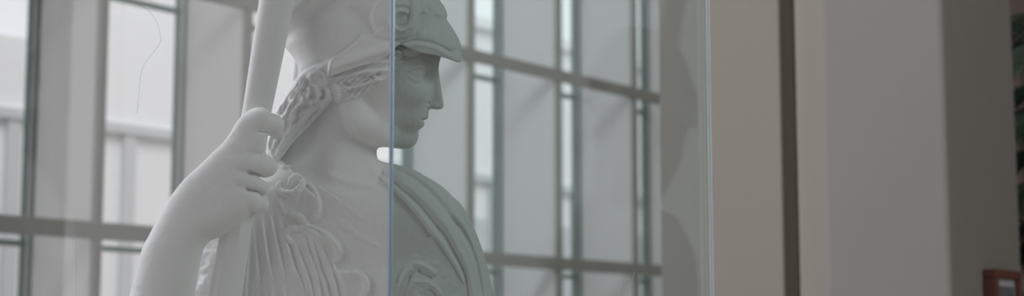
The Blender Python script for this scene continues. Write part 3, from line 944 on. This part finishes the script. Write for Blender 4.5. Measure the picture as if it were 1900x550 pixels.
# ================================================================ THE CASE
A2 = Vector((-.18, 2.4)); ab = Vector((.512, .859)).normalized(); ac = Vector((-ab.y, ab.x))
L1, L2 = 1.17, .99
GZ0, GZ1 = 0.45, 2.85
TH = .010
B2 = A2 + ab * L1; C2 = A2 + ac * L2
pl = bmesh.new()
add_box(pl, A2 - ab * .02 - ac * .02, ab, ac, L1 + .04, L2 + .04, .06, .45, bev=.006)
add_box(pl, A2 + ab * .03 + ac * .03, ab, ac, L1 - .06, L2 - .06, 0, .07)
tag(recentre(bmobj('display_plinth', pl, M['plinth'])), 'low square painted plinth carrying the marble statue and its glass case', 'plinth')

case = empty('glass_case', ((A2.x + B2.x + ac.x * L2) / 1.0 - B2.x / 1 + .0, A2.y + .8, GZ0))
case.location = ((A2 + ab * L1 / 2 + ac * L2 / 2).x, (A2 + ab * L1 / 2 + ac * L2 / 2).y, GZ0)
tag(case, 'tall clear glass display case enclosing the marble statue, with bright vertical edges', 'display case')


def pane(o, u, v, l, mat, name='glass_pane'):
    bm = bmesh.new(); add_box(bm, o, u, v, l, TH, GZ0, GZ1)
    return bmobj(name, bm, mat, case)


e = .006
pane(A2 + ab * e + ac * 0.0, ab, ac, L1 - 2 * e, M['glass_side'])                        # right-hand front pane
pane(A2 + ac * e, ac, ab, L2 - 2 * e, M['glass_front'])                                  # left-hand front pane
pane(B2 + ac * e - ab * TH, ac, ab, L2 - 2 * e, M['glass_front'])                        # back panes
pane(C2 + ab * e - ac * TH, ab, ac, L1 - 2 * e, M['glass_front'])
bm = bmesh.new(); add_box(bm, A2, ab, ac, L1, L2, GZ1, GZ1 + TH); bmobj('top_pane', bm, M['glass_front'], case)


def edge(p, r, mat, label):
    bm = bmesh.new()
    n = 8
    for z0, z1 in ((GZ0, GZ1),):
        lo = [bm.verts.new((p.x + r * math.cos(2 * PI * k / n + .4), p.y + r * math.sin(2 * PI * k / n + .4), z0)) for k in range(n)]
        hi = [bm.verts.new((v.co.x, v.co.y, z1)) for v in lo]
        for k in range(n): bm.faces.new((lo[k], lo[(k + 1) % n], hi[(k + 1) % n], hi[k]))
        bm.faces.new(lo[::-1]); bm.faces.new(hi)
    o = bmobj('glass_edge', bm, mat, case)
    o['label'] = label
    return o


edge(A2 + (ab + ac) * .002, .0036, M['edge_blue'], 'pale blue polished glass edge')
edge(B2 - ac * .001, .0045, M['edge_pale'], 'bright white glass edge')
edge(C2 + (ab - ac) * .002, .003, M['edge_blue'], 'pale blue polished glass edge')
edge(B2 + ac * L2 - (ab + ac) * .002, .003, M['edge_blue'], 'pale blue polished glass edge')


def on_pane(x, y, P0, u):
    """where the sight line through (x, y) meets the standing plane through P0 along u"""
    d = np.array(pxw(x, y, 1.0)) - np.array([0, 0, CAMZ])
    n = Vector((-u.y, u.x))
    t = n.dot(P0) / (n.x * d[0] + n.y * d[1])
    return Vector((d[0] * t, d[1] * t, CAMZ + d[2] * t))


def mark(name, pts, P0, u, r, mat, label, out):
    w = [on_pane(x, y, P0, u) + Vector((out.x, out.y, 0)) * .0008 for x, y in (spline(pts, False, 5) if len(pts) > 3 else pts)]
    bm = bmesh.new(); add_tube(bm, w, r, 5)
    o = bmobj(name, bm, mat, case); o['label'] = label
    return o


mark('scratch', [(258, 8), (276, 20), (290, 38), (297, 60), (298, 78), (285, 98), (268, 120), (261, 145), (258, 175), (255, 210)], A2, ac, .00032, M['hair_dark'], 'thin dark curved hairline on the glass', -ab)
mark('scratch', [(141, 420), (141.5, 480), (142, 549)], A2, ac, .0004, M['scratch'], 'fine pale upright scratch', -ab)
mark('scratch', [(1177, 505), (1171, 525), (1164, 549)], A2, ab, .0007, M['scratch'], 'short pale scratch', -ac)
mark('scratch', [(1160, 520), (1155, 535), (1152, 549)], A2, ab, .0006, M['scratch'], 'short pale scratch', -ac)
mark('scratch', [(1192, 528), (1184, 549)], A2, ab, .0006, M['scratch'], 'short pale scratch', -ac)

# ================================================================ THE ROOM
TA = math.radians(36.4)
t2 = Vector((math.sin(TA), math.cos(TA)))       # along the window wall, away to the right
n2 = Vector((-math.cos(TA), math.sin(TA)))      # outwards through the window wall
VPX = 3165.0; KZ = 35900.0


def wall_pt(x):
    """foot of the window wall seen at pixel column x"""
    Z = KZ / (VPX - x)
    z = 343 / F * Z
    return Vector(((x - 950) / F * Z, (Z - sp * z) / cp))


m0 = wall_pt(183)
PITCHW = None
mull_x = [455, 684, 875, 1040, 1182]
ds = [(wall_pt(x) - m0).dot(t2) for x in mull_x]
PB = ds[-1] / 5.0
H_LOW, H_UP = 2.35, 4.33
FD = .83                                         # depth of the reveals
ZTOP = 7.6
wall_end = (wall_pt(1236) - m0).dot(t2)
s_list = [k * PB for k in range(-3, 8)]
wall_end = s_list[-1] + .3


def G(s, d): return m0 + t2 * s + n2 * d


def gbox(bm, s0, s1, d0, d1, z0, z1, bev=0): add_box(bm, G(s0, d0), t2, n2, s1 - s0, d1 - d0, z0, z1, bev)


# inner metal grid: mullions and transoms in front of the reveals (one window wall, many members)
inner = empty('window_1', G(0, 0).to_3d()); inner['kind'] = 'structure'
for s in s_list:
    bm = bmesh.new(); gbox(bm, s - .035, s + .035, -.03, .03, 0, ZTOP, .006); bmobj('mullion', bm, M['mullion'], inner)
for z, hw in ((.36, .06), (H_LOW, .065), (H_UP, .06), (6.32, .06)):
    bm = bmesh.new(); gbox(bm, s_list[0] - .6, wall_end, -.035, .025, z - hw, z + hw, .006); bmobj('transom', bm, M['mullion'], inner)
# reveals between the bays
for s in s_list:
    bm = bmesh.new(); gbox(bm, s - .03, s + .03, .03, FD, 0, ZTOP); o = bmobj('pier', bm, M['fin'], inner)
# outer glazing: one framed window per bay
for i, s in enumerate(s_list[:-1] + [s_list[-1]]):
    w = empty('window_%d' % (i + 2), G(s + PB / 2, FD).to_3d()); w['kind'] = 'structure'
    s1 = s + PB - .03
    if s1 > wall_end + .3: s1 = wall_end + .3
    for a, b, d0, d1, mm in ((s + .03, s + .055, FD - .09, FD - .03, 'frame'), (s1 - .014, s1, FD - .125, FD - .095, 'frame'), (s1 - .03, s1, FD - .095, FD - .03, 'fin'), (s1 - .055, s1 - .03, FD - .075, FD - .03, 'frame')):
        bm = bmesh.new(); gbox(bm, a, b, d0, d1, 0, ZTOP, .003); bmobj('window_frame', bm, M[mm], w)
    for z in (.30, H_LOW - .07, H_UP + .01, 6.2):
        bm = bmesh.new(); gbox(bm, s + .06, s1 - .03, FD - .09, FD - .03, z - .022, z + .022, .004); bmobj('rail', bm, M['frame'], w)
    bm = bmesh.new(); gbox(bm, s + .06, s1 - .03, FD - .066, FD - .056, 0.02, ZTOP - .02); bmobj('glass_pane', bm, M['glass_window'], w)

# floor
bm = bmesh.new(); add_box(bm, (-14, -4.25), (1, 0), (0, 1), 26.3, 36, -.12, 0)
o = bmobj('floor', bm, M['floor']); o['kind'] = 'structure'
# upper wall over the glazing
bm = bmesh.new(); gbox(bm, s_list[0] - .6, wall_end, -.06, FD + .1, ZTOP, ZTOP + .8); gbox(bm, -14.5, s_list[0] - .6, -.06, FD + .1, 0, ZTOP + .8)
o = bmobj('wall_left', bm, M['wall_dark']); o['kind'] = 'structure'


# plaster walls stepping towards the pier on the right, all on the same building grid
def cp2(x, Z):
    z = 343 / F * Z
    return Vector(((x - 950) / F * Z, (Z - sp * z) / cp))


W1 = cp2(1451, 7.5)
bm = bmesh.new(); add_box(bm, W1, n2, t2, .66, .155, 0, ZTOP + .8, .008)
o = bmobj('wall_back', bm, M['wall']); o['kind'] = 'structure'
W2 = W1 + t2 * .155 + n2 * .3
bm = bmesh.new(); add_box(bm, W2, -n2, t2, .62, .2, 0, ZTOP + .8, .006)
o = bmobj('wall_recess', bm, M['wall']); o['kind'] = 'structure'
Pc = cp2(1758, 6.0)
bm = bmesh.new(); add_box(bm, Pc, n2, t2, .50, .765, 0, ZTOP + .8, .018)
o = bmobj('wall_right', bm, M['pier']); o['kind'] = 'structure'
bm = bmesh.new(); add_box(bm, Pc + n2 * .502 + t2 * .05, n2, t2, .136, .25, 0, ZTOP + .8, .008)
o = bmobj('trim_1', bm, M['wall']); o['kind'] = 'structure'

# wooden framed notice on the shaded side of the pier
def side_pt(x, y, out=0.0):
    d = np.array(pxw(x, y, 1.0)) - np.array([0, 0, CAMZ])
    q = Vector((d[0], d[1]))
    nn = -n2
    t = (nn.dot(Pc) + out) / nn.dot(q)
    return t, Vector((q.x * t, q.y * t, CAMZ + d[2] * t))


_, q0 = side_pt(1822, 500); _, q1 = side_pt(1870, 508)
s0 = (q0.to_2d() - Pc).dot(t2); s1 = (q1.to_2d() - Pc).dot(t2)
zt = q0.z; zb = zt - .34
fr = empty('framed_notice', (Pc + t2 * (s0 + s1) / 2).to_3d() + Vector((0, 0, zb)))
tag(fr, 'small notice in a red-brown wooden frame hung on the shaded pier side', 'framed notice')
D_ = .055


def sbox(bm, a, b, d0, d1, z0, z1, bev=0): add_box(bm, Pc + t2 * a - n2 * d0, t2, -n2, b - a, d1 - d0, z0, z1, bev)


bw = .034
for a, b, z0, z1 in ((s0, s1, zt - bw, zt), (s0, s1, zb, zb + bw), (s0, s0 + bw, zb + bw, zt - bw), (s1 - bw, s1, zb + bw, zt - bw)):
    bm = bmesh.new(); sbox(bm, a, b, .0005, D_, z0, z1, .006); bmobj('frame', bm, M['wood'], fr)
bm = bmesh.new(); sbox(bm, s0 + bw * .8, s1 - bw * .8, .0005, D_ - .018, zb + bw * .8, zt - bw * .8); bmobj('mount', bm, M['facade_dark'], fr)
bm = bmesh.new(); sbox(bm, s0 + bw + .018, s1 - bw - .018, D_ - .018, D_ - .014, zb + bw + .02, zt - bw - .03); bmobj('printed_sheet', bm, M['print'], fr)

# palm in a pot, behind the pier
pc = cp2(2040, 8.2)
palm = empty('potted_palm', (pc.x, pc.y, 0))
tag(palm, 'dark green potted palm showing behind the right-hand pier', 'plant')
bm = bmesh.new()
prof = [(.20, 0), (.26, .05), (.30, .45), (.33, .47), (.33, .52), (.29, .52), (.28, .46), (0.0, .46)]
rs = [[bm.verts.new((pc.x + r * math.cos(2 * PI * k / 28), pc.y + r * math.sin(2 * PI * k / 28), z)) for k in range(28)] for r, z in prof[:-1]]
for A, B in zip(rs[:-1], rs[1:]):
    for k in range(28): bm.faces.new((A[k], A[(k + 1) % 28], B[(k + 1) % 28], B[k]))
bm.faces.new(rs[0][::-1]); bm.faces.new(rs[-1])
bmobj('pot', bm, M['pot'], palm, True)
bm = bmesh.new(); add_tube(bm, [(pc.x + .02 * math.sin(z * 3), pc.y, z) for z in np.linspace(.44, 3.1, 9)], [.07, .065, .06, .06, .055, .05, .05, .045, .04], 12)
bmobj('trunk', bm, M['trunk'], palm, True)


def frond(base, ang, ln, rise, droop, parent, mat, leaf_l=.34, n=30, name='frond'):
    bm = bmesh.new()
    pts = []
    for j in range(15):
        t = j / 14
        r = ln * t
        pts.append(Vector((base.x + math.cos(ang) * r, base.y + math.sin(ang) * r, base.z + rise * math.sin(t * PI * .55) - droop * t * t)))
    add_tube(bm, pts, [.012 * (1 - .8 * j / 14) + .002 for j in range(15)], 6)
    side = Vector((-math.sin(ang), math.cos(ang), 0))
    for k in range(n):
        t = .15 + .83 * k / (n - 1); q = t * 14; i = min(int(q), 13); p = pts[i].lerp(pts[i + 1], q - i)
        d = (pts[i + 1] - pts[i]).normalized()
        L = leaf_l * math.sin(PI * (.15 + .8 * t)) + .05
        for s in (-1, 1):
            dr = (side * s * .8 + d * .6 - Vector((0, 0, .35))).normalized()
            w = d * .014
            up = Vector((0, 0, .004))
            a = p; m_ = p + dr * L * .5 + Vector((0, 0, .02)); e_ = p + dr * L - Vector((0, 0, .06))
            v = [bm.verts.new(x) for x in (a - w * .5, a + w * .5, m_ + w, m_ - w, e_)]
            v2 = [bm.verts.new(x.co + up) for x in v]
            bm.faces.new((v[0], v[1], v[2], v[3])); bm.faces.new((v[3], v[2], v[4]))
            bm.faces.new((v2[3], v2[2], v2[1], v2[0])); bm.faces.new((v2[4], v2[2], v2[3]))
    return bmobj(name, bm, mat, parent)


for k in range(54):
    zb_ = .9 + 2.2 * (k / 53.)
    frond(Vector((pc.x, pc.y, zb_)), k * 2.4 + .4, (.62 if k < 44 else .9) + .08 * (k % 3), .4, .45 + .2 * (k % 2), palm, M['leaf'], leaf_l=.26, n=26)

# rosy wall at the far right of the hall
f0 = cp2(1700, 13.0)
bm = bmesh.new(); add_box(bm, f0, t2, -n2, 14.6, .25, 0, ZTOP + .8)
o = bmobj('wall_far', bm, M['pink']); o['kind'] = 'structure'

# closed side, rear and roof of the hall
bm = bmesh.new(); add_box(bm, (-5.5, -4.25), (1, 0), (0, 1), 17, .25, 0, ZTOP + .8)
o = bmobj('wall_front', bm, M['wall_dark']); o['kind'] = 'structure'
bm = bmesh.new(); add_box(bm, (12, -4.25), (1, 0), (0, 1), .25, 34, 0, ZTOP + .8)
o = bmobj('wall_side', bm, M['wall']); o['kind'] = 'structure'
bm = bmesh.new(); v = [bm.verts.new((x, y, ZTOP + .8 + dz)) for dz in (0, .25) for x, y in (tuple(G(-14, FD + .1)), tuple(G(wall_end + 7, FD + .1)), (12.3, 30), (12.3, -4.25), (-5.5, -4.25))]
bm.faces.new(v[:5]); bm.faces.new(v[5:][::-1])
for k in range(5): bm.faces.new((v[k], v[(k + 1) % 5], v[5 + (k + 1) % 5], v[5 + k]))
bmesh.ops.recalc_face_normals(bm, faces=bm.faces)
o = bmobj('ceiling', bm, M['ceiling']); o['kind'] = 'structure'

# ================================================================ OUTSIDE
bm = bmesh.new(); add_box(bm, G(-60, FD + .3), t2, n2, 110, 50, -.3, -.05)
o = bmobj('paving', bm, M['ground']); o['kind'] = 'structure'
fac = empty('white_building', G(4, 9).to_3d())
tag(fac, 'white rendered building across the yard, seen blurred through the hall windows', 'building')


def fbox(name, a, b, d0, d1, z0, z1, mat, bev=0):
    bm = bmesh.new(); gbox(bm, a, b, d0, d1, z0, z1, bev); return bmobj(name, bm, mat, fac)


def s_on(x, dd):
    """position along the wall direction where pixel column x meets the line at depth dd"""
    d = np.array(pxw(x, 300, 1.0)) - np.array([0, 0, CAMZ]); q = Vector((d[0], d[1]))
    t = n2.dot(G(0, dd)) / n2.dot(q)
    return (q * t - m0).dot(t2)


sb = s_on(110, 9.0)
fbox('wall', -16.0, sb, 9.0, 12, -.05, 5.75, M['facade'])
fbox('wall', sb, 40, 9.0, 12, -.05, 7.55, M['facade'])
fbox('ledge', -16.0, 40, 8.9, 9.0, 4.60, 4.74, M['facade_dark'])
fbox('parapet', sb - .1, 40, 8.9, 12.1, 7.55, 7.75, M['facade'])
for x in (-60, 20, 236, 430, 560, 660, 780, 912, 1064, 1200):
    a = s_on(x, 9.0)
    fbox('pilaster', a - .11, a + .11, 8.93, 9.0, 0, 4.60, M['facade_dark'])
for x in (905, 1060, 1195):
    a = s_on(x, 9.0)
    fbox('shutter', a - .9, a - .1, 8.93, 9.0, 1.6, 3.9, M['facade_dark'], .01)
# a tree beyond the lower wing
tc_ = G(s_on(-20, 15), 15)
tree = empty('tree', (tc_.x, tc_.y, -.05)); tag(tree, 'pale blurred tree rising behind the lower wing of the white building', 'tree')
bm = bmesh.new(); add_tube(bm, [(tc_.x, tc_.y, -.05), (tc_.x + .1, tc_.y, 3), (tc_.x, tc_.y + .1, 5.8)], [.22, .17, .09], 10); bmobj('trunk', bm, M['trunk'], tree)
bm = bmesh.new()
for k in range(1700):
    v = Vector((rng.normal(), rng.normal(), rng.normal())).normalized() * (1.3 * (.35 + .65 * rng.rand()))
    c = Vector((tc_.x, tc_.y, 5.95)) + v
    a = Vector((rng.normal(), rng.normal(), rng.normal())).normalized(); b = a.orthogonal().normalized()
    l = .07 + .04 * rng.rand()
    bm.faces.new([bm.verts.new(x) for x in (c - a * l, c + b * .04, c + a * l, c - b * .04)])
bmobj('foliage', bm, M['tree'], tree)

# ================================================================ LIGHT
w = bpy.data.worlds.new('World'); SC.world = w; w.use_nodes = True
nt = w.node_tree; nt.nodes.clear()
wo = nt.nodes.new('ShaderNodeOutputWorld'); bg = nt.nodes.new('ShaderNodeBackground')
tc = nt.nodes.new('ShaderNodeTexCoord'); sx = nt.nodes.new('ShaderNodeSeparateXYZ'); mr = nt.nodes.new('ShaderNodeMapRange')
cr = nt.nodes.new('ShaderNodeValToRGB')
nt.links.new(tc.outputs['Generated'], sx.inputs['Vector']); nt.links.new(sx.outputs['Z'], mr.inputs['Value'])
mr.inputs['From Min'].default_value = -.2; mr.inputs['From Max'].default_value = 1
nt.links.new(mr.outputs['Result'], cr.inputs['Fac'])
cr.color_ramp.elements[0].color = (.97, .97, 1.0, 1); cr.color_ramp.elements[1].color = (.95, .96, 1.0, 1)
nt.links.new(cr.outputs['Color'], bg.inputs['Color']); bg.inputs['Strength'].default_value = 1.0
nt.links.new(bg.outputs['Background'], wo.inputs['Surface'])


def area(name, loc, target, sx_, sy_, power, col):
    L = bpy.data.lights.new(name, 'AREA'); L.shape = 'RECTANGLE'; L.size = sx_; L.size_y = sy_; L.energy = power; L.color = col
    o = bpy.data.objects.new(name, L); COL.objects.link(o); o.location = loc
    o.rotation_euler = (Vector(target) - Vector(loc)).to_track_quat('-Z', 'Y').to_euler()
    return o


area('skylight', (-3.4, 4.6, 7.2), (-.4, 3.2, 1.8), 2.2, 2.2, 135, (.95, .96, 1.0))
area('daylight', (-5.0, 5.0, 3.2), (-.4, 3.1, 1.8), 1.6, 2.4, 85, (.90, .93, 1.0))
area('fill_light', (4.9, 1.4, 4.4), (.2, 3.6, 1.8), 3.2, 2.6, 66, (.99, 1.0, .97))  # added fill from the right for face and pier side, no real fitting
area('fill_light', (.1, 10.6, 6.9), (3.2, 17.0, 3.0), 2.6, 2.0, 85, (1.0, .98, 1.0))  # unseen lamp added to brighten the window reveals
sl = bpy.data.lights.new('sun', 'SUN'); sl.energy = 1.5; sl.angle = math.radians(25); sl.color = (1, .99, .97)
so = bpy.data.objects.new('sun', sl); COL.objects.link(so); so.location = (6, -4, 20)
so.rotation_euler = Vector((n2.x * .5, n2.y * .5, -.86)).to_track_quat('-Z', 'Y').to_euler()

SC.view_settings.view_transform = 'Standard'
SC.view_settings.look = 'None'
SC.view_settings.gamma = 1.0
SC.view_settings.use_curve_mapping = False
SC.view_settings.exposure = 0.42
SC.cycles.max_bounces = 10
SC.cycles.transparent_max_bounces = 24
SC.cycles.use_denoising = True
